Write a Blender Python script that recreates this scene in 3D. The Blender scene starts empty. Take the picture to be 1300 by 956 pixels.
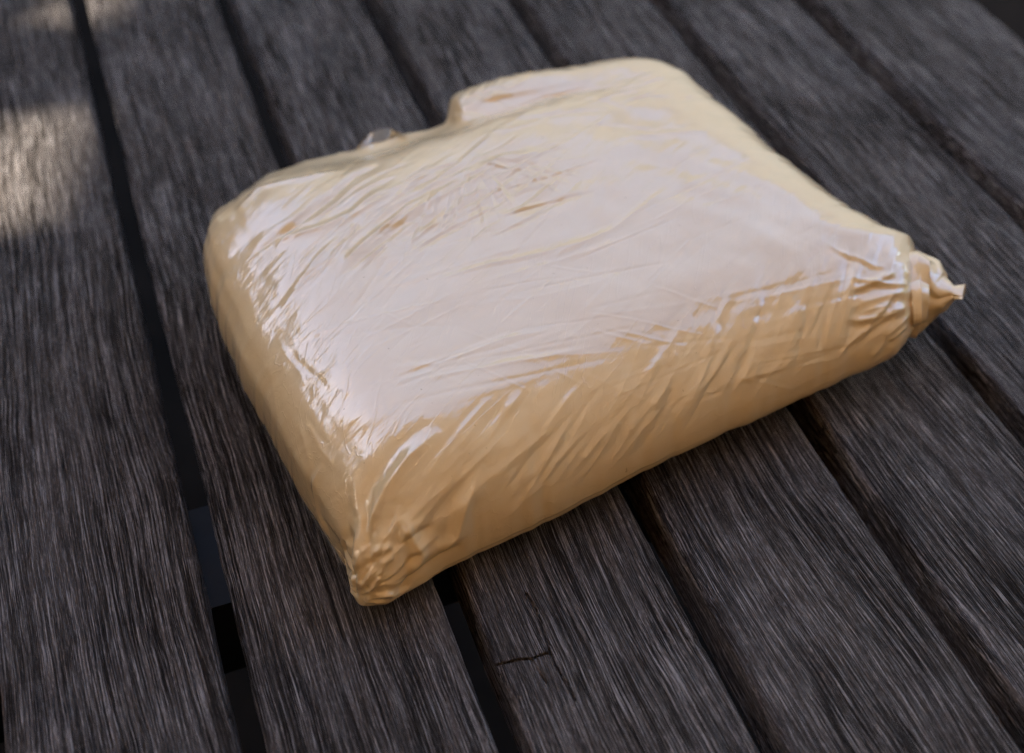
import bpy, math, random
import numpy as np
random.seed(7); rng = np.random.default_rng(11)
R = math.radians
scene = bpy.context.scene
COL = scene.collection

# ------------------------------------------------------------------ camera, sky, sun, exposure
F, CX, CY, VX, VY = 1600.0, 650.0, 433.0, -180.0, -1200.0      # lens in pixels of the 1300 px wide photograph
PITCH = math.atan2(CY - VY, F)
def _ray(x, y):
    r, u = x - CX, -(y - CY)
    return (r, F*math.cos(PITCH) + u*math.sin(PITCH), u*math.cos(PITCH) - F*math.sin(PITCH))
_d = _ray(VX, VY); YAW = math.atan2(_d[0], _d[1])              # the planks run along world +Y
_c, _s = math.cos(YAW), math.sin(YAW)
def _w(x, y, z, h):
    d = _ray(x, y); t = (z - h)/d[2]; a, b = d[0]*t, d[1]*t
    return np.array([a*_c - b*_s, a*_s + b*_c, z])
MK = [.0785, .2325, .3868, .5405, .6970, .8478, 1.0038, 1.185]    # the gaps between the planks
_xs = [_w(VX + m*2000, 800, 0, 1.0)[0] for m in MK]
PITCHM = .075
CAMH = PITCHM*5/(_xs[6] - _xs[1])
GAPX = [v*CAMH for v in _xs]
def at(x, y, z): return _w(x, y, z, CAMH)                      # the point of height z seen at a pixel

cam = bpy.data.cameras.new('camera'); camo = bpy.data.objects.new('camera', cam); COL.objects.link(camo)
cam.sensor_width = 36; cam.lens = F/1300*36; cam.shift_y = -(478 - CY)/1300
cam.clip_start = .01; cam.clip_end = 200
camo.location = (0, 0, CAMH)
camo.rotation_euler = (math.pi/2 - PITCH, 0, YAW)
HX, HY = -math.sin(YAW), math.cos(YAW)                         # horizontal heading
cam.dof.use_dof = True; cam.dof.aperture_fstop = 6.2
scene.camera = camo

SUN_EL, SUN_AZ = R(33), math.atan2(HX, HY) + R(-105)            # low sun ahead on the left, beyond the foliage added to shade the table
world = bpy.data.worlds.new('World'); scene.world = world; world.use_nodes = True
nt = world.node_tree; bg = nt.nodes['Background']
sky = nt.nodes.new('ShaderNodeTexSky'); sky.sky_type = 'NISHITA'; sky.sun_disc = False
sky.sun_elevation = SUN_EL; sky.sun_rotation = SUN_AZ
sky.dust_density = 2.1; sky.air_density = .74; sky.ozone_density = .6
nt.links.new(sky.outputs[0], bg.inputs[0]); bg.inputs[1].default_value = .13
sl = bpy.data.lights.new('sun', 'SUN'); sl.energy = 3.0; sl.angle = R(.53); sl.color = (1, .94, .85)
so = bpy.data.objects.new('sun', sl); COL.objects.link(so)
so.rotation_euler = (math.pi/2 - SUN_EL, 0, math.pi - SUN_AZ)
scene.view_settings.view_transform = 'Standard'; scene.view_settings.look = 'None'
scene.view_settings.gamma = 1; scene.view_settings.use_curve_mapping = False
scene.view_settings.exposure = 3.05
scene.cycles.max_bounces = 8; scene.cycles.denoising_prefilter = 'NONE'

# ------------------------------------------------------------------ helpers
def link(o, parent=None):
    COL.objects.link(o)
    if parent: o.parent = parent
    return o
def mesh_obj(name, V, Fc, mat, parent=None, smooth=True):
    me = bpy.data.meshes.new(name)
    me.from_pydata([tuple(map(float, v)) for v in V], [], [tuple(map(int, f)) for f in Fc])
    me.update()
    if smooth: me.polygons.foreach_set('use_smooth', [True]*len(me.polygons))
    if mat: me.materials.append(mat)
    return link(bpy.data.objects.new(name, me), parent)
def tag(o, **k):
    for a, b in k.items(): o[a] = b
    return o
def empty(name, loc=(0, 0, 0)):
    o = bpy.data.objects.new(name, None); o.location = loc; o.empty_display_size = .05
    return link(o)
def grid_faces(n, m, off=0, flip=False, wrap=False):
    i = np.arange(n - 1)[:, None]; j = np.arange(m if wrap else m - 1)[None, :]
    a = off + i*m + j; b = off + i*m + (j + 1) % m; c = b + m; d = a + m
    q = np.stack([a, b, c, d], -1).reshape(-1, 4) if not flip else np.stack([a, d, c, b], -1).reshape(-1, 4)
    return q
def box(x0, x1, y0, y1, z0, z1):
    V = [(x, y, z) for z in (z0, z1) for y in (y0, y1) for x in (x0, x1)]
    return V, [(0, 2, 3, 1), (4, 5, 7, 6), (0, 1, 5, 4), (2, 6, 7, 3), (0, 4, 6, 2), (1, 3, 7, 5)]
def vnoise(x, seed, n=256):                                   # smooth 1-D noise
    g = np.random.default_rng(seed).uniform(-1, 1, n); i = np.floor(x).astype(int); t = x - i; t = t*t*(3 - 2*t)
    return g[i % n]*(1 - t) + g[(i + 1) % n]*t
def vnoise2(x, y, seed, n=64):
    g = np.random.default_rng(seed).uniform(-1, 1, (n, n))
    i = np.floor(x).astype(int); j = np.floor(y).astype(int); t = x - i; u = y - j
    t = t*t*(3 - 2*t); u = u*u*(3 - 2*u)
    a = g[i % n, j % n]*(1 - t) + g[(i + 1) % n, j % n]*t
    b = g[i % n, (j + 1) % n]*(1 - t) + g[(i + 1) % n, (j + 1) % n]*t
    return a*(1 - u) + b*u

# ------------------------------------------------------------------ materials
def mat(name):
    m = bpy.data.materials.new(name); m.use_nodes = True
    nt = m.node_tree; return m, nt, nt.nodes['Principled BSDF']
class N:                                                       # small node writer
    def __init__(s, nt): s.nt = nt
    def node(s, t, **k):
        n = s.nt.nodes.new(t)
        for a, b in k.items(): setattr(n, a, b)
        return n
    def val(s, sock, v):
        if isinstance(v, bpy.types.NodeSocket): s.nt.links.new(v, sock)
        else: sock.default_value = v
    def math(s, op, a, b=0.0, clamp=False):
        n = s.node('ShaderNodeMath', operation=op, use_clamp=clamp); s.val(n.inputs[0], a); s.val(n.inputs[1], b); return n.outputs[0]
    def noise(s, vec, scale, detail=3, rough=.5, dist=0):
        n = s.node('ShaderNodeTexNoise'); s.val(n.inputs['Vector'], vec); s.val(n.inputs['Scale'], scale)
        n.inputs['Detail'].default_value = detail; n.inputs['Roughness'].default_value = rough; n.inputs['Distortion'].default_value = dist
        return n.outputs['Fac']
    def mapr(s, v, a, b, c=0., d=1.):
        n = s.node('ShaderNodeMapRange'); s.val(n.inputs[0], v)
        for i, x in enumerate((a, b, c, d)): s.val(n.inputs[i + 1], x)
        return n.outputs[0]
    def vmul(s, v, m):
        n = s.node('ShaderNodeVectorMath', operation='MULTIPLY'); s.val(n.inputs[0], v); s.val(n.inputs[1], m); return n.outputs[0]
    def vadd(s, v, m):
        n = s.node('ShaderNodeVectorMath', operation='ADD'); s.val(n.inputs[0], v); s.val(n.inputs[1], m); return n.outputs[0]
    def comb(s, x, y, z):
        n = s.node('ShaderNodeCombineXYZ'); s.val(n.inputs[0], x); s.val(n.inputs[1], y); s.val(n.inputs[2], z); return n.outputs[0]
    def mix(s, f, a, b, blend='MIX'):
        n = s.node('ShaderNodeMix', data_type='RGBA', blend_type=blend); s.val(n.inputs[0], f)
        s.val(n.inputs[6], a if isinstance(a, bpy.types.NodeSocket) else (*a, 1)); s.val(n.inputs[7], b if isinstance(b, bpy.types.NodeSocket) else (*b, 1))
        return n.outputs[2]
    def bump(s, h, dist, strength=1., normal=None):
        n = s.node('ShaderNodeBump'); s.val(n.inputs['Height'], h); n.inputs['Distance'].default_value = dist
        n.inputs['Strength'].default_value = strength
        if normal: s.val(n.inputs['Normal'], normal)
        return n.outputs[0]

def wood_material():
    m, nt, b = mat('weathered_wood'); n = N(nt)
    tc = n.node('ShaderNodeTexCoord').outputs['Object']
    rnd = n.node('ShaderNodeObjectInfo').outputs['Random']
    off = n.comb(n.math('MULTIPLY', rnd, 7.3), n.math('MULTIPLY', rnd, 3.1), n.math('MULTIPLY', rnd, 1.7))
    p = n.vadd(tc, off)
    # slow wander of the grain across the plank
    sep = n.node('ShaderNodeSeparateXYZ'); nt.links.new(p, sep.inputs[0])
    w1 = n.noise(n.vmul(p, (9, 5, 9)), 1, 2); w2 = n.noise(n.vmul(p, (90, 42, 60)), 1, 2)
    dx = n.math('ADD', n.math('MULTIPLY', n.math('SUBTRACT', w1, .5), .016), n.math('MULTIPLY', n.math('SUBTRACT', w2, .5), .0013))
    q = n.comb(n.math('ADD', sep.outputs[0], dx), sep.outputs[1], sep.outputs[2])
    fib = n.noise(n.vmul(q, (2200, 60, 900)), 1, 4, .7)         # fibres
    med = n.noise(n.vmul(q, (520, 26, 300)), 1, 3, .6)
    ring = n.noise(n.vmul(q, (90, 2.2, 90)), 1, 3, .6)
    def line(sx, sy, wd, lv):                                    # thin wandering lines: the level curves of a stretched noise
        f = n.noise(n.vmul(q, (sx, sy, sx*.6)), 1, 2, .5)
        return n.mapr(n.math('ABSOLUTE', n.math('SUBTRACT', f, lv)), wd*.25, wd, 1, 0)
    patch = n.mapr(n.noise(n.vmul(p, (40, 12, 40)), 1, 3, .6), .3, .55, .35, 1)
    crack = n.math('MULTIPLY', n.math('MAXIMUM', line(700, 8, .055, .5), line(1100, 15, .050, .47)), patch)
    split = n.mapr(n.noise(n.vmul(q, (330, 6, 240)), 1, 2, .5), .29, .315, 1, 0)
    dark = n.math('MAXIMUM', crack, split)
    blot = n.noise(n.vmul(p, (16, 8, 16)), 1, 4, .6)
    fine = n.noise(n.vmul(q, (2400, 420, 900)), 1, 2, .6)
    base = n.mix(n.mapr(ring, .3, .7), (.100, .080, .068), (.128, .108, .095))
    base = n.mix(n.mapr(fib, .52, .62), base, (.40, .352, .318))
    base = n.mix(n.mapr(med, .40, .58, .25, 0), base, (.042, .032, .027))
    base = n.mix(n.mapr(blot, .45, .7, 0, .45), base, (.085, .062, .045))
    base = n.mix(n.mapr(blot, .25, .45, .4, 0), base, (.055, .054, .060))
    painted_glint = n.mapr(n.noise(n.vmul(q, (2300, 330, 900)), 1, 2, .6), .56, .66, 0, .38)  # short glints on the fibre ridges, painted into the base colour
    base = n.mix(painted_glint, base, (.42, .37, .34))
    nick = n.mapr(n.noise(n.vmul(q, (1900, 240, 900)), 1, 2, .6), .34, .42, .45, 0)
    base = n.mix(nick, base, (.02, .016, .013))
    base = n.mix(n.math('MULTIPLY', dark, .80), base, (.006, .005, .004))
    nt.links.new(base, b.inputs['Base Color'])
    h = n.math('ADD', n.math('MULTIPLY', fib, .8), n.math('MULTIPLY', med, .7))
    h = n.math('ADD', h, n.math('MULTIPLY', fine, .3))
    h = n.math('SUBTRACT', h, n.math('MULTIPLY', dark, 1.3))
    nt.links.new(n.bump(h, .0016, 1.0), b.inputs['Normal'])
    nt.links.new(n.mapr(fib, .3, .7, .62, .42), b.inputs['Roughness'])
    nt.links.new(n.math('MULTIPLY', n.math('SUBTRACT', 1.0, dark), n.mapr(fib, .45, .62, .12, .5)), b.inputs['Specular IOR Level'])
    return m

def wrap_material():
    m, nt, b = mat('cream_plastic_wrap'); n = N(nt)
    tc = n.node('ShaderNodeTexCoord').outputs['Object']
    mott = n.noise(n.vmul(tc, (22, 30, 22)), 1, 4, .6)
    base = n.mix(n.mapr(mott, .3, .7), (.75, .54, .27), (.79, .595, .32))
    spk = n.mapr(n.noise(tc, 420, 2, .5), .76, .80, 0, .5)
    base = n.mix(spk, base, (.36, .20, .07))
    nt.links.new(base, b.inputs['Base Color'])
    b.inputs['Roughness'].default_value = .45; b.inputs['Specular IOR Level'].default_value = .35
    b.inputs['Subsurface Weight'].default_value = .0
    # clear stretched film over it
    b.inputs['Coat Weight'].default_value = 1.0; b.inputs['Coat IOR'].default_value = 1.9
    nt.links.new(n.mapr(n.noise(n.vmul(tc, (60, 60, 60)), 1, 3), .3, .7, .045, .09), b.inputs['Coat Roughness'])
    rot = n.node('ShaderNodeVectorRotate', rotation_type='Z_AXIS'); nt.links.new(tc, rot.inputs['Vector']); rot.inputs['Angle'].default_value = R(-35)
    s1 = n.noise(n.vmul(rot.outputs[0], (26, 260, 180)), 1, 3, .55, .6)
    s2 = n.noise(tc, 55, 3, .5)
    s3 = n.noise(tc, 900, 1, .5)
    h = n.math('ADD', n.math('MULTIPLY', s1, .30), n.math('MULTIPLY', s2, .22))
    h = n.math('ADD', h, n.math('MULTIPLY', s3, .02))
    rot2 = n.node('ShaderNodeVectorRotate', rotation_type='Z_AXIS'); nt.links.new(tc, rot2.inputs['Vector']); rot2.inputs['Angle'].default_value = R(-58)
    def fold(v, sx, sy, wd):                                     # thin pulled lines in the film
        f = n.noise(n.vmul(v, (sx, sy, sy)), 1, 2, .5, .3)
        return n.mapr(n.math('ABSOLUTE', n.math('SUBTRACT', f, .5)), 0, wd, 1, 0)
    msk = n.mapr(n.noise(tc, 26, 2, .5), .45, .62)
    h = n.math('ADD', h, n.math('MULTIPLY', n.math('MULTIPLY', fold(rot.outputs[0], 10, 130, .02), msk), .09))
    h = n.math('ADD', h, n.math('MULTIPLY', n.math('MULTIPLY', fold(rot2.outputs[0], 14, 170, .02), n.math('SUBTRACT', 1.0, msk)), .06))
    for cpos, r0, r1, k in ((at(560, 205, .042), .012, .050, .30), (at(462, 690, .02), .006, .034, .16), (at(650, 190, .045), .01, .04, .2)):   # crackled film in the sag and at the near corner
        dn = n.node('ShaderNodeVectorMath', operation='DISTANCE'); nt.links.new(tc, dn.inputs[0]); dn.inputs[1].default_value = tuple(map(float, cpos - PORG))
        ck = n.noise(n.vmul(rot.outputs[0], (120, 330, 300)), 1, 2, .5, .8)
        h = n.math('ADD', h, n.math('MULTIPLY', n.math('MULTIPLY', ck, n.mapr(dn.outputs['Value'], r0, r1, 1, 0)), k))
    bp = n.bump(h, .0016, .5)
    nt.links.new(bp, b.inputs['Coat Normal'])
    nt.links.new(n.bump(h, .0016, .35), b.inputs['Normal'])
    return m

def film_material(name, haze):
    m, nt, b = mat(name); n = N(nt)
    tc = n.node('ShaderNodeTexCoord').outputs['Object']
    bp = n.bump(n.noise(n.vmul(tc, (40, 60, 50)), 1, 2), .002, .3)
    for k in list(nt.nodes):
        if k.type == 'BSDF_PRINCIPLED': nt.nodes.remove(k)
    out = [k for k in nt.nodes if k.type == 'OUTPUT_MATERIAL'][0]
    tr = n.node('ShaderNodeBsdfTransparent'); tr.inputs[0].default_value = (.93, .93, .92, 1)
    gl = n.node('ShaderNodeBsdfGlossy'); gl.inputs['Roughness'].default_value = .12; nt.links.new(bp, gl.inputs['Normal'])
    df = n.node('ShaderNodeBsdfTranslucent'); df.inputs[0].default_value = (.8, .8, .8, 1)
    fr = n.node('ShaderNodeFresnel'); fr.inputs[0].default_value = 1.7; nt.links.new(bp, fr.inputs['Normal'])
    d2 = n.node('ShaderNodeBsdfDiffuse'); d2.inputs[0].default_value = (.75, .76, .76, 1); m0 = n.node('ShaderNodeMixShader'); nt.links.new(df.outputs[0], m0.inputs[1]); nt.links.new(d2.outputs[0], m0.inputs[2])
    m1 = n.node('ShaderNodeMixShader'); m1.inputs[0].default_value = haze
    nt.links.new(tr.outputs[0], m1.inputs[1]); nt.links.new(m0.outputs[0], m1.inputs[2])
    m2 = n.node('ShaderNodeMixShader'); nt.links.new(fr.outputs[0], m2.inputs[0])
    nt.links.new(m1.outputs[0], m2.inputs[1]); nt.links.new(gl.outputs[0], m2.inputs[2])
    nt.links.new(m2.outputs[0], out.inputs[0])
    return m

def simple(name, c1, c2, sc, rough=.8, bumpd=.004):
    m, nt, b = mat(name); n = N(nt); tc = n.node('ShaderNodeTexCoord').outputs['Object']
    f = n.noise(tc, sc, 5, .6)
    nt.links.new(n.mix(n.mapr(f, .3, .7), c1, c2), b.inputs['Base Color']); b.inputs['Roughness'].default_value = rough
    nt.links.new(n.bump(f, bumpd, .6), b.inputs['Normal'])
    return m
PORG = np.mean([at(446, 752, .006), at(1168, 405, .022), at(262, 300, .026), at(856, 105, .030)], axis=0); PORG[2] = 0
WOOD = wood_material(); WRAP = wrap_material(); FILM = film_material('clear_film', .18); CLOUDY = film_material('cloudy_film', .42)
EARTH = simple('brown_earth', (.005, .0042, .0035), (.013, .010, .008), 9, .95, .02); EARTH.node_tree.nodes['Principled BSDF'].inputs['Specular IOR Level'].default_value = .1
LEAF = simple('added_hedge_leaf', (.045, .06, .03), (.09, .10, .055), 6, .55)
def canvas_material():
    m = simple('added_awning_canvas', (.30, .20, .11), (.36, .25, .14), 4, .9); nt = m.node_tree; n = N(nt); b = nt.nodes['Principled BSDF']
    out = [k for k in nt.nodes if k.type == 'OUTPUT_MATERIAL'][0]; t = n.node('ShaderNodeBsdfTranslucent'); t.inputs[0].default_value = (.72, .56, .38, 1)
    mx = n.node('ShaderNodeMixShader'); mx.inputs[0].default_value = .38  # lets sun through the added cover as warm fill light
    nt.links.new(b.outputs[0], mx.inputs[1]); nt.links.new(t.outputs[0], mx.inputs[2]); nt.links.new(mx.outputs[0], out.inputs[0]); return m
CANVAS = canvas_material()
POST = simple('dark_wood_post', (.010, .010, .011), (.018, .018, .020), 20, .7)

# ------------------------------------------------------------------ the setting
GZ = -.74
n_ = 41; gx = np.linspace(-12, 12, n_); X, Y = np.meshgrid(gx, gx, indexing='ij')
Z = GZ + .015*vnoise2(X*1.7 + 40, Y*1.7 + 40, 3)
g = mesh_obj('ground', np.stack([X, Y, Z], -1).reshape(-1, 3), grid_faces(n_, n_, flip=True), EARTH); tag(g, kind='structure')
def hpt(side, fwd, z): return np.array([side*HY + fwd*HX, -side*HX + fwd*HY, z])   # metres right of / ahead of the camera

# ------------------------------------------------------------------ the table
TH = .021; Y0, Y1 = -.28, 1.12
table = tag(empty('garden_table', (GAPX[0], Y0, GZ)), label='weathered grey slatted wooden garden table under the parcel', category='table')
table_o = np.array(table.location)
def plank(x0, x1, seed, crack=None):
    w = x1 - x0; xc = (x0 + x1)/2
    r = np.random.default_rng(seed)
    fine = crack is not None
    k = 260 if fine else 44
    th = np.linspace(math.pi, math.pi/2, 8)                    # rounded long edges
    rad = .0032
    prof = [(-w/2, -TH), (-w/2, -TH*.6)]
    prof += [(-w/2 + rad + rad*math.cos(t), -rad + rad*math.sin(t)) for t in th]
    mid = np.linspace(-w/2 + rad, w/2 - rad, k)[1:-1]
    prof += [(x, 0) for x in mid]
    prof += [(w/2 - rad + rad*math.cos(t), -rad + rad*math.sin(t)) for t in np.linspace(math.pi/2, 0, 8)]
    prof += [(w/2, -TH*.6), (w/2, -TH)]
    P = np.array(prof)
    if fine: ys = np.concatenate([np.linspace(Y0, crack[0], 20, False), np.linspace(crack[0], crack[1], 300, False), np.linspace(crack[1], Y1, 160)])
    else: ys = np.linspace(Y0, Y1, 420)
    PX = P[:, 0][None, :] + 0*ys[:, None]; PZ = P[:, 1][None, :] + 0*ys[:, None]; YY = ys[:, None] + 0*PX
    edge = np.clip(np.abs(PX)/(w/2), 0, 1)**8
    sgn = np.sign(PX)
    wob = np.where(sgn > 0, (vnoise(YY*22 + 90, seed) + .5*vnoise(YY*75 + 90, seed + 1) + .35*vnoise(YY*260 + 900, seed + 2)),
                   (vnoise(YY*22 + 90, seed + 5) + .5*vnoise(YY*75 + 90, seed + 6) + .35*vnoise(YY*260 + 900, seed + 7)))
    PX = PX + edge*sgn*wob*.00045
    top = PZ > -TH*.5
    relief = vnoise2(PX*260 + 500, YY*7 + 50, seed + 9)*.00018 + vnoise2(PX*60 + 500, YY*4 + 50, seed + 10)*.00035
    chip = np.clip(vnoise(YY*120 + 300, seed + 12) - .55, 0, 1)*edge*.002
    PZ = PZ + np.where(top, relief - chip, 0)
    if fine:                                                   # the split in the board
        for pts, wd, dp in crack[2]:
            p = np.array(pts)
            for a, b in zip(p[:-1], p[1:]):
                ab = b - a; ap = np.stack([PX + xc - a[0], YY - a[1]], -1)
                t = np.clip((ap @ ab)/(ab @ ab), 0, 1)
                d = np.linalg.norm(ap - t[..., None]*ab, axis=-1)
                PZ = np.where(top, np.minimum(PZ, PZ*0 - dp*np.clip(1 - d/wd, 0, 1)**.7 + relief), PZ)
    m = P.shape[0]
    V = np.stack([PX, YY - Y0, PZ], -1).reshape(-1, 3)
    Fc = [tuple(q) for q in grid_faces(len(ys), m)]
    Fc = [tuple(reversed(q)) for q in grid_faces(len(ys), m).tolist()]
    Fc += [(i*m, (i + 1)*m, (i + 1)*m + m - 1, i*m + m - 1) for i in range(len(ys) - 1)]
    Fc += [tuple(range(m)), tuple(range((len(ys) - 1)*m + m - 1, (len(ys) - 1)*m - 1, -1))]
    o = mesh_obj('plank', V, Fc, WOOD, table)
    o.location = np.array([xc, Y0, r.uniform(-.0006, .0006)]) - table_o
    return o
GAPW = [.0078, .0078, .0084, .0086, .0086, .0082, .0082]
def px(x, y): return at(x, y, 0)[:2]
cr = [([px(668, 755), px(680, 775), px(689, 800), px(698, 828), px(705, 846), px(718, 868), px(730, 890)], .00055, .0022),
      ([px(622, 843), px(640, 843), px(660, 838), px(676, 837), px(692, 831), px(700, 831)], .0005, .0022),
      ([px(676, 838), px(684, 853), px(694, 868)], .0004, .0018)]
cy_ = [p[1] for c in cr for p in c[0]]
for i in range(7):
    x0 = GAPX[i] + GAPW[i]/2; x1 = (GAPX[i + 1] - GAPW[i + 1]/2) if i < 6 else GAPX[7]
    plank(x0, x1, 100 + 17*i, (min(cy_) - .004, max(cy_) + .004, cr) if i == 2 else None)
plank(GAPX[0] - PITCHM + GAPW[0]/2, GAPX[0] - GAPW[0]/2, 77)
plank(GAPX[0] - 2*PITCHM + GAPW[0]/2, GAPX[0] - PITCHM - GAPW[0]/2, 78)
XL, XR = GAPX[0] - 2*PITCHM + .01, GAPX[7] - .012
yb1 = at(275, 768, -TH)[1]; yb0 = at(262, 640, -TH)[1]
for a, b in ((yb1, yb0), (Y0 + .04, Y0 + .075), (Y1 - .1, Y1 - .06)):
    V, Fc = box(XL, XR, a, b, -TH - .045, -TH - .001)
    o = mesh_obj('crossbeam', np.array(V) - table_o, Fc, POST, table, False)
for x in (XL + .01, XR - .07):
    V, Fc = box(x, x + .05, Y0 + .08, Y1 - .105, -TH - .075, -TH - .046)
    mesh_obj('rail', np.array(V) - table_o, Fc, POST, table, False)
    for y in (Y0 + .09, Y1 - .16):
        V, Fc = box(x, x + .05, y, y + .05, GZ - .01, -TH - .077)
        mesh_obj('leg', np.array(V) - table_o, Fc, POST, table, False)

# ------------------------------------------------------------------ the parcel
A = at(455, 752, .008); B = at(1178, 395, .020); C = at(262, 318, .026); D = at(862, 84, .030)
parcel = tag(empty('parcel', tuple(map(float, PORG))),
             label='cream padded parcel wrapped in glossy creased plastic film on the slatted table', category='parcel')
PO = np.array(parcel.location)
LW = np.linalg.norm((B - A)[:2]); LD = np.linalg.norm((C - A)[:2])
def edge_param(n1, nm, n2, w1, w2):                            # arc-even sampling: x in 0..1 and height factor
    t1 = np.linspace(0, math.pi/2, n1, False); x1 = w1*(1 - np.cos(t1)); h1 = np.sin(t1)
    xm = np.linspace(w1, 1 - w2, nm); hm = np.ones(nm)
    t2 = np.linspace(math.pi/2, 0, n2 + 1)[1:]; x2 = 1 - w2*(1 - np.cos(t2)); h2 = np.sin(t2)
    return np.concatenate([x1, xm, x2]), np.concatenate([h1, hm, h2])
def smooth(x, a, b):
    t = np.clip((x - a)/(b - a), 0, 1); return t*t*(3 - 2*t)
U, HU = edge_param(115, 400, 95, .215, .165)                      # left .. right
T, HT = edge_param(150, 310, 70, .30, .14)                     # front .. back
nu, nv = len(U), len(T)
u, v = np.meshgrid(U, T, indexing='ij'); wf = .16 + .18*u; v = np.where(v < .30, v*wf/.30, wf + (v - .30)*(1 - wf)/.70)      # the front roll is wider to the right
hu, hv = np.meshgrid(HU, HT, indexing='ij')
def rim_curve(pts, zs, x):                                    # traced rim of the parcel, laid at its own height
    pts = np.array(pts, float); k = np.linspace(0, 1, len(zs))
    W = np.array([at(p[0], p[1], 0)[:2] for p in pts]); L = np.concatenate([[0], np.cumsum(np.linalg.norm(np.diff(W, axis=0), axis=1))]); L /= L[-1]
    W = np.array([at(p[0], p[1], np.interp(l, k, zs)) for p, l in zip(pts, L)])
    xx = np.linspace(0, 1, 400); C_ = np.stack([np.interp(xx, L, W[:, i]) for i in range(3)], -1)
    for _ in range(9): C_[1:-1] = (C_[:-2] + 2*C_[1:-1] + C_[2:])/4
    return np.stack([np.interp(x, xx, C_[:, i]) for i in range(3)], -1)
RF = rim_curve([(446, 752), (456, 770), (490, 769), (560, 722), (640, 684), (700, 656), (800, 603), (900, 556), (1000, 509), (1080, 472), (1140, 445), (1168, 405)], (.006, .012, .014, .015, .016, .018, .022), U)
RB = rim_curve([(262, 300), (272, 275), (300, 256), (340, 231), (400, 206), (440, 190), (500, 163), (562, 145), (640, 122), (690, 111), (760, 98), (810, 91), (840, 95), (856, 105)], (.026, .027, .028, .030), U)
RL = rim_curve([(446, 752), (437, 712), (400, 655), (365, 596), (335, 538), (308, 488), (285, 432), (268, 385), (259, 340), (262, 300)], (.006, .013, .015, .018, .026), v)
RR = rim_curve([(1168, 405), (1168, 360), (1158, 322), (1126, 314), (1088, 296), (986, 216), (893, 136), (856, 105)], (.022, .026, .029, .030), v)
A, B, C, D = RF[0], RF[-1], RB[0], RB[-1]
def crinkle(Cv, k, amp, sd):
    o = Cv.copy(); w = np.clip(np.minimum(k, 1 - k)*14, 0, 1)
    for j, a_ in ((0, amp), (1, amp), (2, amp*.6)): o[..., j] += w*a_*(vnoise(k*23 + 5, sd + j) + .7*vnoise(k*61 + 5, sd + 7 + j))
    return o
RF = crinkle(RF, U, .0004, 210); RB = crinkle(RB, U, .0007, 220); RL = crinkle(RL, v, .0003, 230); RR = crinkle(RR, v, .0004, 240)
def coons():
    a_, b_ = u[..., None], v[..., None]
    return ((1 - b_)*RF[:, None] + b_*RB[:, None] + (1 - a_)*RL + a_*RR
            - ((1 - a_)*(1 - b_)*A + a_*(1 - b_)*B + (1 - a_)*b_*C + a_*b_*D))
Pc = coons(); uu, vv = u, v
UN = RB[:, 0]; uN = float(np.interp(at(562, 145, .029)[0], RB[:, 0], U))     # where the rolled hem ends
step = (1 - smooth(uu, uN - .022, uN + .032))*smooth(uu, uN - .30, uN - .02)*.008 - smooth(uu, uN - .004, uN + .02)*(1 - smooth(uu, uN + .05, uN + .30))*.005
Pc[..., :2] -= ((C - A)[:2]/LD)[None, None]*(step*smooth(vv, .80, 1.0))[..., None]
P2 = Pc[..., :2]
zeq = Pc[..., 2]
HTOP = .047 + .002*uu + .000*vv
dome = .0035*(4*uu*(1 - uu))*(4*vv*(1 - vv))
# sag behind the middle of the back edge
dip = .011*np.exp(-(((uu - .40)/.17)**2 + ((vv - .93)/.13)**2)) + .006*np.exp(-(((uu - .62)/.16)**2 + ((vv - .86)/.05)**2))
backlow = .010*(1 - smooth(uu, uN - .01, uN + .02))*smooth(vv, .8, 1.)
zt = zeq + (HTOP - zeq)*hu*hv + (dome - dip - backlow*.6)*hu*hv
top = np.concatenate([P2, zt[..., None]], -1)
zb = zeq*(1 - np.clip(hu*hv*1.02, 0, 1)**.8) + .0004
P2b = P2
def normals(G):
    du = np.gradient(G, axis=0); dv = np.gradient(G, axis=1); nn = np.cross(du, dv)
    return nn/np.maximum(np.linalg.norm(nn, axis=-1, keepdims=True), 1e-12)
NRM = normals(top)
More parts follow.
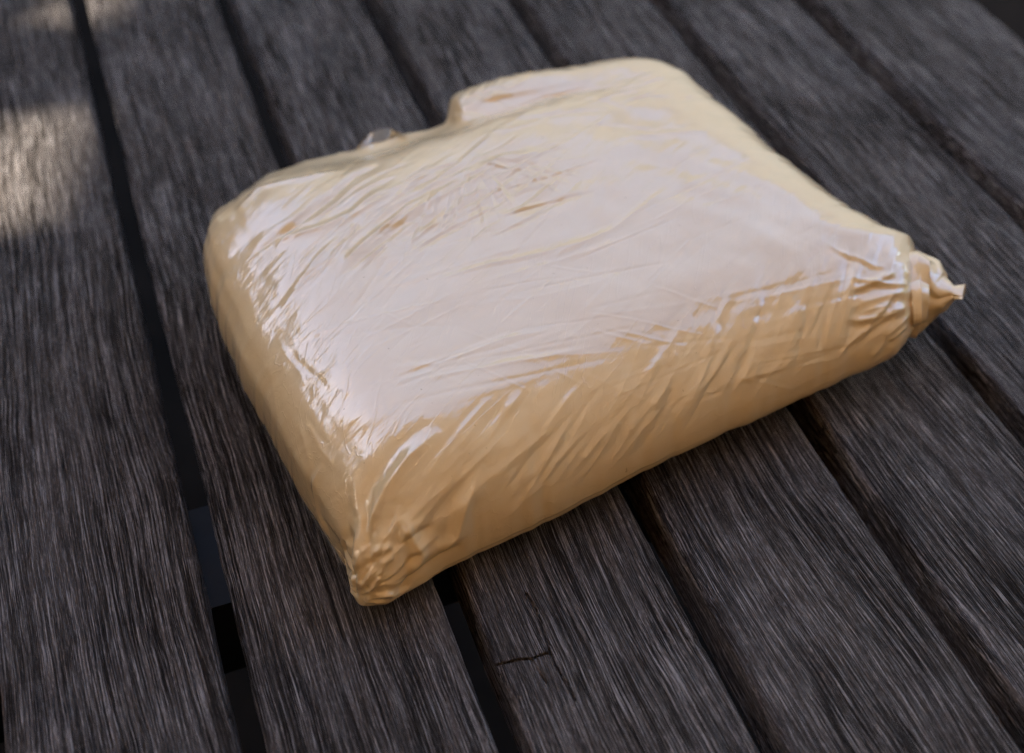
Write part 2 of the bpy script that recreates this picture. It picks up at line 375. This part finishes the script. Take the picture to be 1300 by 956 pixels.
# pixels of the surface points, to lay the traced creases on it
def project(G):
    x = G[..., 0]*_c + G[..., 1]*_s; y = -G[..., 0]*_s + G[..., 1]*_c; z = G[..., 2] - CAMH
    fw = y*math.cos(PITCH) - z*math.sin(PITCH); up = y*math.sin(PITCH) + z*math.cos(PITCH)
    return CX + F*x/fw, CY - F*up/fw
PXX, PYY = project(top)
facing = ((np.array([0, 0, CAMH]) - top)*NRM).sum(-1) > 0
def on_surface(x, y):
    d = (PXX - x)**2 + (PYY - y)**2 + np.where(facing, 0, 1e6)
    i = np.unravel_index(np.argmin(d), d.shape); return top[i]
disp = np.zeros_like(zt)
def crease(pts, width, amp, asym=.0, ends=.25):
    """A ridge (amp > 0) or groove (amp < 0) that follows the traced points over the surface."""
    P = np.array([on_surface(*p) for p in pts])
    L = np.concatenate([[0], np.cumsum(np.linalg.norm(np.diff(P, axis=0), axis=1))])
    lo, hi = P.min(0) - 4*width, P.max(0) + 4*width
    idx = np.where(((top > lo) & (top < hi)).all(-1))
    if len(idx[0]) == 0 or L[-1] <= 0: return
    G = top[idx]; best = np.full(len(G), 9.); tt = np.zeros(len(G)); sd = np.zeros(len(G))
    for i in range(len(P) - 1):
        ab = P[i + 1] - P[i]; l2 = ab @ ab
        if l2 < 1e-12: continue
        ap = G - P[i]; t = np.clip(ap @ ab/l2, 0, 1); dd = ap - t[:, None]*ab; d = np.linalg.norm(dd, axis=1)
        s = np.sign(ab[0]*ap[:, 1] - ab[1]*ap[:, 0])
        m = d < best; best[m] = d[m]; tt[m] = ((L[i] + t*math.sqrt(l2))/L[-1])[m]; sd[m] = s[m]
    fade = np.clip(np.minimum(tt, 1 - tt)/ends, 0, 1)**.8
    x = best*sd/width
    pk = np.exp(-np.abs(x)**1.25*1.2)                           # a folded film edge is sharper than a bump
    prof = pk if asym == 0 else pk - asym*.6*np.exp(-(x - 1.6)**2)
    disp[idx] += amp*prof*fade
def jag(x, y, ang, ln, k=4, wig=.08):
    pts = []; a = ang
    for i in range(k + 1):
        pts.append((x, y)); a += random.uniform(-wig, wig)*2
        x += math.cos(a)*ln/k; y -= math.sin(a)*ln/k
    return pts
mm = .001
def field(x, y, sd): return float(vnoise2(np.array([x/150 + 9]), np.array([y/110 + 9]), sd)[0])
# front face: slanting tension wrinkles
for i in range(150):
    t = random.random()**.9; x = 490 + t*640; yb = 740 - t*300; y = yb - random.uniform(5, 120)
    crease(jag(x, y, R(50 + 24*t + 10*field(x, y, 5) + random.uniform(-4, 4)), random.uniform(40, 150), wig=.05), random.uniform(1.0, 2.6)*mm, random.choice((1, 1, -1))*random.uniform(.08, .36)*mm, .6)
# top: long faint tension lines
for i in range(120):
    x, y = random.uniform(340, 1020), random.uniform(230, 530)
    crease(jag(x, y, R(20 + 14*field(x, y, 6) + random.choice((0, 0, 0, 28))), random.uniform(70, 260), wig=.03), random.uniform(.5, 1.5)*mm, random.choice((1, -1))*random.uniform(.03, .15)*mm, .4)
# gathered film over the back left
for i in range(95):
    x = random.uniform(300, 640); y = random.uniform(-62, 50) + 345 - (x - 300)*.28
    crease(jag(x, y, R(44 - (x - 300)*.045 + 9*field(x, y, 7) + random.uniform(-5, 5)), random.uniform(40, 150), wig=.06), random.uniform(.6, 1.6)*mm, min(1, max(.15, (x - 300)/110))*random.choice((1, 1, -1))*random.uniform(.10, .52)*mm, .6)
# pulled film fanning out of the sag behind the notch
for i in range(38):
    a = R(random.uniform(-120, 25)); r0 = random.uniform(10, 60)
    crease(jag(590 + 1.5*math.cos(a)*r0, 205 - math.sin(a)*r0*.7, a, random.uniform(22, 80), wig=.08), random.uniform(.6, 1.3)*mm, random.choice((1, 1, -1))*random.uniform(.12, .4)*mm, .6, .2)
for i in range(26):
    x, y = random.uniform(380, 950), random.uniform(240, 480)
    crease(jag(x, y, R(random.choice((-22, -12, 48, 62)) + random.uniform(-6, 6)), random.uniform(50, 180), wig=.03), random.uniform(.5, 1.1)*mm, random.uniform(.04, .13)*mm, .5)
# traced creases
crease([(318, 325), (345, 305), (380, 283), (420, 250), (452, 222), (490, 206)], 2.2*mm, -1.2*mm, .6)
crease([(335, 308), (375, 298), (410, 288), (450, 268), (480, 245), (510, 232)], 2.4*mm, 1.1*mm, .6)
crease([(300, 270), (330, 240), (380, 228), (440, 215)], 2.4*mm, 1.0*mm, .5)
crease([(470, 300), (505, 280), (545, 255), (590, 225), (640, 200), (700, 190)], 2.6*mm, 1.0*mm, .6)
crease([(430, 340), (470, 300), (520, 262), (556, 240)], 1.8*mm, .8*mm, .6)
crease([(360, 390), (400, 330), (430, 300)], 1.6*mm, .6*mm, .5)
crease([(540, 360), (620, 335), (700, 318), (760, 300)], 1.8*mm, .35*mm, .5)
crease([(480, 470), (560, 462), (640, 430), (700, 420)], 1.5*mm, .3*mm, .5)
crease([(520, 485), (600, 470), (690, 455), (760, 440)], 1.4*mm, .3*mm, .5)
crease([(690, 330), (780, 290), (860, 230)], 1.6*mm, .35*mm, .5)
crease([(570, 156), (610, 150), (650, 138), (690, 124), (740, 114), (800, 108)], 1.6*mm, -1.0*mm, .0)
crease([(590, 135), (650, 120), (710, 108), (790, 95)], 5*mm, .7*mm, 0)
crease([(600, 130), (620, 118), (640, 110)], 1.8*mm, -1.2*mm, .5)
for i in range(26):
    x = random.uniform(580, 860)
    crease(jag(x, 165 - (x - 580)*.16 + random.uniform(-30, 60), R(random.uniform(2, 24)), random.uniform(50, 150), wig=.08), random.uniform(.9, 2.0)*mm, random.choice((1, -1))*random.uniform(.1, .35)*mm, .5)
# puckers into the near corner
for i in range(22):
    a = R(random.uniform(25, 118)); r0 = random.uniform(18, 50)
    crease(jag(465 + math.cos(a)*r0, 752 - math.sin(a)*r0, a + random.uniform(-.15, .15), random.uniform(50, 120), wig=.14), random.uniform(1.2, 2.8)*mm, random.choice((1, 1, -1))*random.uniform(.4, 1.1)*mm, .6)
crease([(455, 745), (463, 700), (470, 660), (490, 620), (520, 580), (560, 545)], 3*mm, 2.0*mm, .7)
crease([(520, 735), (535, 705), (522, 680), (510, 655)], 2.4*mm, 1.6*mm, .6)
crease([(545, 720), (580, 680), (590, 640), (615, 590)], 2.6*mm, 1.4*mm, .7)
crease([(500, 765), (520, 735), (560, 705), (585, 690)], 2.4*mm, -1.6*mm, .5)
crease([(420, 690), (405, 650), (400, 610), (412, 590)], 2*mm, 1.0*mm, .6)
for i in range(30):
    a = R(random.uniform(8, 112)); r0 = random.uniform(3, 26)
    crease(jag(453 + math.cos(a)*r0, 764 - math.sin(a)*r0, a + random.uniform(-.2, .2), random.uniform(22, 75), wig=.2), random.uniform(.7, 1.5)*mm, random.choice((1, 1, -1))*random.uniform(.35, 1.1)*mm, .6, .1)
for i in range(14):
    x = 566 + 60*random.random(); y = 150 - (x - 566)*.45 + random.uniform(-8, 4)
    crease(jag(x, y, R(random.uniform(-10, 60)), random.uniform(20, 60), wig=.15), random.uniform(.7, 1.5)*mm, random.choice((1, -1))*random.uniform(.3, .8)*mm, .6, .15)
# gathers at the right corner
for i in range(16):
    t = random.random(); x, y = 1135 + random.uniform(-12, 25), 325 + t*95
    crease(jag(x, y, R(180 + random.uniform(-35, 25) + 60*t), random.uniform(30, 90), wig=.12), random.uniform(1.1, 2.2)*mm, random.uniform(.3, .9)*mm, .6)
# left face
for i in range(9):
    t = random.random(); x, y = 285 + 130*t + random.uniform(0, 40), 330 + 320*t
    crease(jag(x, y, R(random.uniform(-75, -40)), random.uniform(30, 90), wig=.1), random.uniform(1.2, 2.4)*mm, random.choice((1, -1))*random.uniform(.06, .25)*mm, .5)
disp += .0006*vnoise2(uu*9 + 3, vv*7 + 3, 21)*hu*hv + .0003*vnoise2(uu*24 + 3, vv*18 + 3, 22)*hu*hv
edgefade = np.clip(np.minimum(hu, hv)*16, 0, 1)
top = top + NRM*(disp*edgefade)[..., None]
top[..., 2] = np.maximum(top[..., 2], .0006)
# lower half: same rim, coarser
iu = np.unique(np.concatenate([np.arange(0, nu, 1)])); V1 = top.reshape(-1, 3)
low = np.concatenate([P2b, zb[..., None]], -1)
NL = normals(low)
rim = np.zeros((nu, nv), bool); rim[0] = rim[-1] = True; rim[:, 0] = rim[:, -1] = True
low[rim] = top[rim]
ids = np.arange(nu*nv).reshape(nu, nv); lid = ids + nu*nv; lid[rim] = ids[rim]
q = np.stack([lid[:-1, :-1], lid[:-1, 1:], lid[1:, 1:], lid[1:, :-1]], -1).reshape(-1, 4)
qt = np.stack([ids[:-1, :-1], ids[1:, :-1], ids[1:, 1:], ids[:-1, 1:]], -1).reshape(-1, 4)
def fast_mesh(name, V, Q, m, parent, origin):
    used = np.unique(Q); re = np.zeros(len(V), int); re[used] = np.arange(len(used)); V = V[used] - origin; Q = re[Q]
    me = bpy.data.meshes.new(name); me.vertices.add(len(V)); me.vertices.foreach_set('co', V.astype(np.float32).ravel())
    me.loops.add(Q.size); me.loops.foreach_set('vertex_index', Q.astype(np.int32).ravel())
    me.polygons.add(len(Q)); me.polygons.foreach_set('loop_start', np.arange(0, Q.size, 4, dtype=np.int32)); me.polygons.foreach_set('loop_total', np.full(len(Q), 4, np.int32))
    me.polygons.foreach_set('use_smooth', [True]*len(Q)); me.update(calc_edges=True); me.validate()
    me.materials.append(m); return link(bpy.data.objects.new(name, me), parent)
VV = np.concatenate([V1, low.reshape(-1, 3)])
fast_mesh('wrapped_body', VV, np.concatenate([qt, q]), WRAP, parcel, PO)

# pleated, twisted end of the wrapping at the right corner
def pleated_end(name, path, radii, pleats, depth, twist, seed, flat=1.0, nphi=96, ns=60):
    r = np.random.default_rng(seed); path = np.array(path); k = np.linspace(0, 1, len(path)); s = np.linspace(0, 1, ns)
    C_ = np.stack([np.interp(s, k, path[:, i]) for i in range(3)], -1)
    for _ in range(4): C_[1:-1] = (C_[:-2] + 2*C_[1:-1] + C_[2:])/4
    ra = np.interp(s, k, [a for a, b in radii]); rb = np.interp(s, k, [b for a, b in radii])
    tn = np.gradient(C_, axis=0); tn /= np.linalg.norm(tn, axis=1, keepdims=True)
    side = np.cross(tn, (0, 0, 1)); side /= np.linalg.norm(side, axis=1, keepdims=True); up = np.cross(side, tn)
    ph = np.linspace(0, 2*math.pi, nphi, False)
    G = np.zeros((ns, nphi, 3))
    for i in range(ns):
        w = ph + twist*s[i] + .25*vnoise(np.full(nphi, s[i]*6 + 5), seed)
        mod = 1 + depth*(.25 + .75*math.sin(min(1, s[i]*1.6)*math.pi*.75))*(np.abs(np.sin(pleats/2*w))*1.4 - .8 + .5*np.sin(2*w + 1 + 3*s[i]) + .35*np.sin(7*w + seed + 5*s[i]))
        G[i] = C_[i] + side[i]*(ra[i]*mod*np.cos(ph))[:, None] + up[i]*(rb[i]*mod*np.sin(ph))[:, None]
    G[..., 2] = np.maximum(G[..., 2], .0008)
    return fast_mesh(name, G.reshape(-1, 3), grid_faces(ns, nphi, wrap=True), WRAP, parcel, PO)
pleated_end('twisted_end', [at(1116, 374, .024), at(1140, 371, .024), at(1160, 370, .0245), at(1179, 371, .025), at(1197, 373, .027), at(1211, 372, .029), at(1224, 370, .031)],
            [(.014, .009), (.0185, .0135), (.0178, .0140), (.0140, .0118), (.0080, .0068), (.0032, .0024), (.0044, .0008)], 5, .12, .9, 5, nphi=180, ns=80)
# clear film: loose edge along the left seam, flap at the back
def ribbon(name, inner, outer, wig, seed, nseg=90, nw=6, m=None):
    k = np.linspace(0, 1, len(inner)); s = np.linspace(0, 1, nseg)
    I = np.stack([np.interp(s, k, np.array(inner)[:, i]) for i in range(3)], -1); O = np.stack([np.interp(s, k, np.array(outer)[:, i]) for i in range(3)], -1)
    G = np.stack([I*(1 - t) + O*t for t in np.linspace(0, 1, nw)], 1)
    w = np.linspace(0, 1, nw)[None, :]
    G[..., 2] += w*wig*vnoise(s*24 + 9, seed)[:, None] + wig*.5*np.sin(w*3)*vnoise(s*50 + 9, seed + 1)[:, None]
    G[..., 2] = np.maximum(G[..., 2], .0007)
    o = fast_mesh(name, G.reshape(-1, 3), grid_faces(nseg, nw), m or FILM, parcel, PO); return o
SL = [(262, 345), (270, 385), (285, 430), (308, 485), (335, 535), (365, 595), (395, 648), (420, 690), (436, 715)]
ribbon('film_seam', [at(x + 2, y, .008) for x, y in SL], [at(x - 3.5, y + 2, .006) for x, y in SL], .0008, 31)
FS = np.linspace(0, 1, 24)
FB = [(438 + 76*k, 194 - 30*k) for k in FS]
ribbon('film_flap', [at(x, y + 7, .026) for x, y in FB], [at(x + 3, y + 9 - 25*math.sin(math.pi*k)**1.5 - 2*math.sin(9*k), .032) for (x, y), k in zip(FB, FS)], .0002, 41, 60, 14, CLOUDY)

# ------------------------------------------------------------------ unseen blockers and reflectors added around the table to shape reflection and shade
def added_hedge(name, a, b, h, depth, seed, label, thin=None):
    r = np.random.default_rng(seed); n = 7400
    root = tag(empty(name, tuple((a + b)/2)), label=label, category='added_hedge'); ro = np.array(root.location)
    d = b - a; L = np.linalg.norm(d[:2]); ex = d/L; ey = np.array([-ex[1], ex[0], 0])
    t = r.random(n)*L; w = r.normal(0, depth*.28, n); z = r.random(n)**.8
    hh = h*(1 + .07*vnoise(t*1.7 + 20, seed) + .05*vnoise(t*6 + 20, seed + 1) + .03*vnoise(t*19 + 20, seed + 2))
    c = a + ex*t[:, None] + ey*w[:, None]; c[:, 2] = GZ + .05 + z*hh
    if thin:
        keep = ~((t > thin[0]) & (t < thin[1]) & (c[:, 2] > thin[2]) & (c[:, 2] < thin[3])) | (r.random(n) < .76); c = c[keep]; n = len(c)
    if thin:                                                   # opening shaped into the added foliage to let a little sun through
        k = thin[4]; e = a + ex*r.uniform(thin[0], thin[1], k)[:, None] + ey*r.normal(0, depth*.28, k)[:, None]; e[:, 2] = r.uniform(thin[2], thin[3], k)
        c = np.concatenate([c, e]); n += k
    s = r.uniform(.04, .085, n); V = []; Fc = []
    for i in range(n):
        m1 = r.normal(size=3); m1 /= np.linalg.norm(m1); m2 = np.cross(m1, r.normal(size=3)); m2 /= np.linalg.norm(m2)
        k = len(V); V += [c[i] - m1*s[i], c[i] + m2*s[i]*.5, c[i] + m1*s[i], c[i] - m2*s[i]*.5]; Fc.append((k, k + 1, k + 2, k + 3))
    o = mesh_obj('foliage', np.array(V) - ro, Fc, LEAF, root, False); o['kind'] = 'stuff'
    cells = [(0, L, 0, h*.93)]
    if thin: cells = [(0, thin[0], 0, h*.93), (thin[1], L, 0, h*.93), (thin[0], thin[1], 0, thin[2] - GZ), (thin[0], thin[1], thin[3] - GZ, h*.93)]
    for x0, x1, z0, z1 in cells:
        V, Fc = box(x0, x1, -depth*.15, depth*.15, z0, z1)
        V = np.array([ex*p[0] + ey*p[1] + np.array([0, 0, p[2]]) for p in V]) + a - ro; V[:, 2] += GZ - .02
        mesh_obj('core', V, Fc, LEAF, root, False)
PALE = simple('grey_green_render', (.27, .29, .27), (.33, .35, .33), 14, .9, .003)
gw = tag(empty('added_garden_wall', tuple(hpt(.8, 3.4, GZ))), label='unseen grey green wall with a coping added beyond the table for its reflection', category='wall'); go = np.array(gw.location)  # unseen wall, added for a duller reflection along the parcel's back
for nm, z0, z1, d in (('wall_face', GZ - .02, 1.78, .10), ('coping', 1.782, 1.85, .14)):
    V, Fc = box(-2.6, 5.6, 3.4 - d, 3.4 + d, z0, z1)
    mesh_obj(nm, np.array([hpt(*p) for p in V]) - go, Fc, PALE, gw, False)
added_hedge('added_hedge', hpt(-2.3, -3.0, 0), hpt(-2.3, 3.2, 0), 2.75, .6, 62, 'unseen tall leafy screen added on the left to shade the table', (2.42, 3.12, 1.335, 1.485, 2))  # unseen foliage, added to shade the table and darken the left reflection
added_hedge('added_hedge', hpt(5.9, -3.0, 0), hpt(5.9, 3.2, 0), 2.9, .6, 63, 'unseen tall leafy screen added on the right to block low sky')  # unseen foliage, added to close off the low sky at the right

awn = tag(empty('added_awning', tuple(hpt(0, -1.5, GZ))), label='unseen brown canvas cover on posts added above the table to block the sky', category='added_awning'); ao = np.array(awn.location)  # unseen cover, added to keep overhead sky off the parcel's front
EDGE = .72; AZ = 1.75
na, nb = 40, 30; sa = np.linspace(-2.0, 5.4, na); fb = np.linspace(-2.97, EDGE, nb)
G = np.array([[hpt(a_, b_ + (0.02*math.sin(a_*9) if j == nb - 1 else 0), AZ + .10*(EDGE - b_)/3 - .03*math.sin((a_ + 2)/7.4*math.pi*10)**2) for j, b_ in enumerate(fb)] for a_ in sa])
Vt = G.reshape(-1, 3); Vb = Vt - np.array([0, 0, .012])
Fq = grid_faces(na, nb).tolist(); Fb = [tuple(reversed([i + na*nb for i in q_])) for q_ in Fq]
rimv = [i*nb for i in range(na)] + [(na - 1)*nb + j for j in range(1, nb)] + [i*nb + nb - 1 for i in range(na - 2, -1, -1)] + [j for j in range(nb - 2, 0, -1)]
Fs = [(rimv[i], rimv[(i + 1) % len(rimv)], rimv[(i + 1) % len(rimv)] + na*nb, rimv[i] + na*nb) for i in range(len(rimv))]
mesh_obj('added_canopy', np.concatenate([Vt, Vb]) - ao, [tuple(q_) for q_ in Fq] + Fb + Fs, CANVAS, awn, False)
for a_, b_ in ((-1.9, EDGE - .1), (5.3, EDGE - .1), (-1.9, -2.85), (5.3, -2.85)):
    c = hpt(a_, b_, 0); V, Fc = box(c[0] - .04, c[0] + .04, c[1] - .04, c[1] + .04, GZ - .02, AZ - .045)
    mesh_obj('post', np.array(V) - ao, Fc, POST, awn, False)

V, Fc = box(-3.2, 7.5, -3.2, -3.0, GZ - .02, 3.2); V = np.array([hpt(*p) for p in V])  # unseen wall, added so the parcel's front reflects no sky behind the camera
hw = tag(mesh_obj('added_house_wall', V - hpt(0, -3.1, GZ), Fc, simple('warm_render', (.36, .28, .19), (.42, .33, .23), 30, .9, .003), None, False), label='unseen plain warm wall added behind the camera to block sky reflections', category='wall')
hw.location = hpt(0, -3.1, GZ)
cam.dof.focus_distance = float((at(700, 690, .01) - np.array([0, 0, CAMH])) @ np.array([HX*math.cos(PITCH), HY*math.cos(PITCH), -math.sin(PITCH)]))
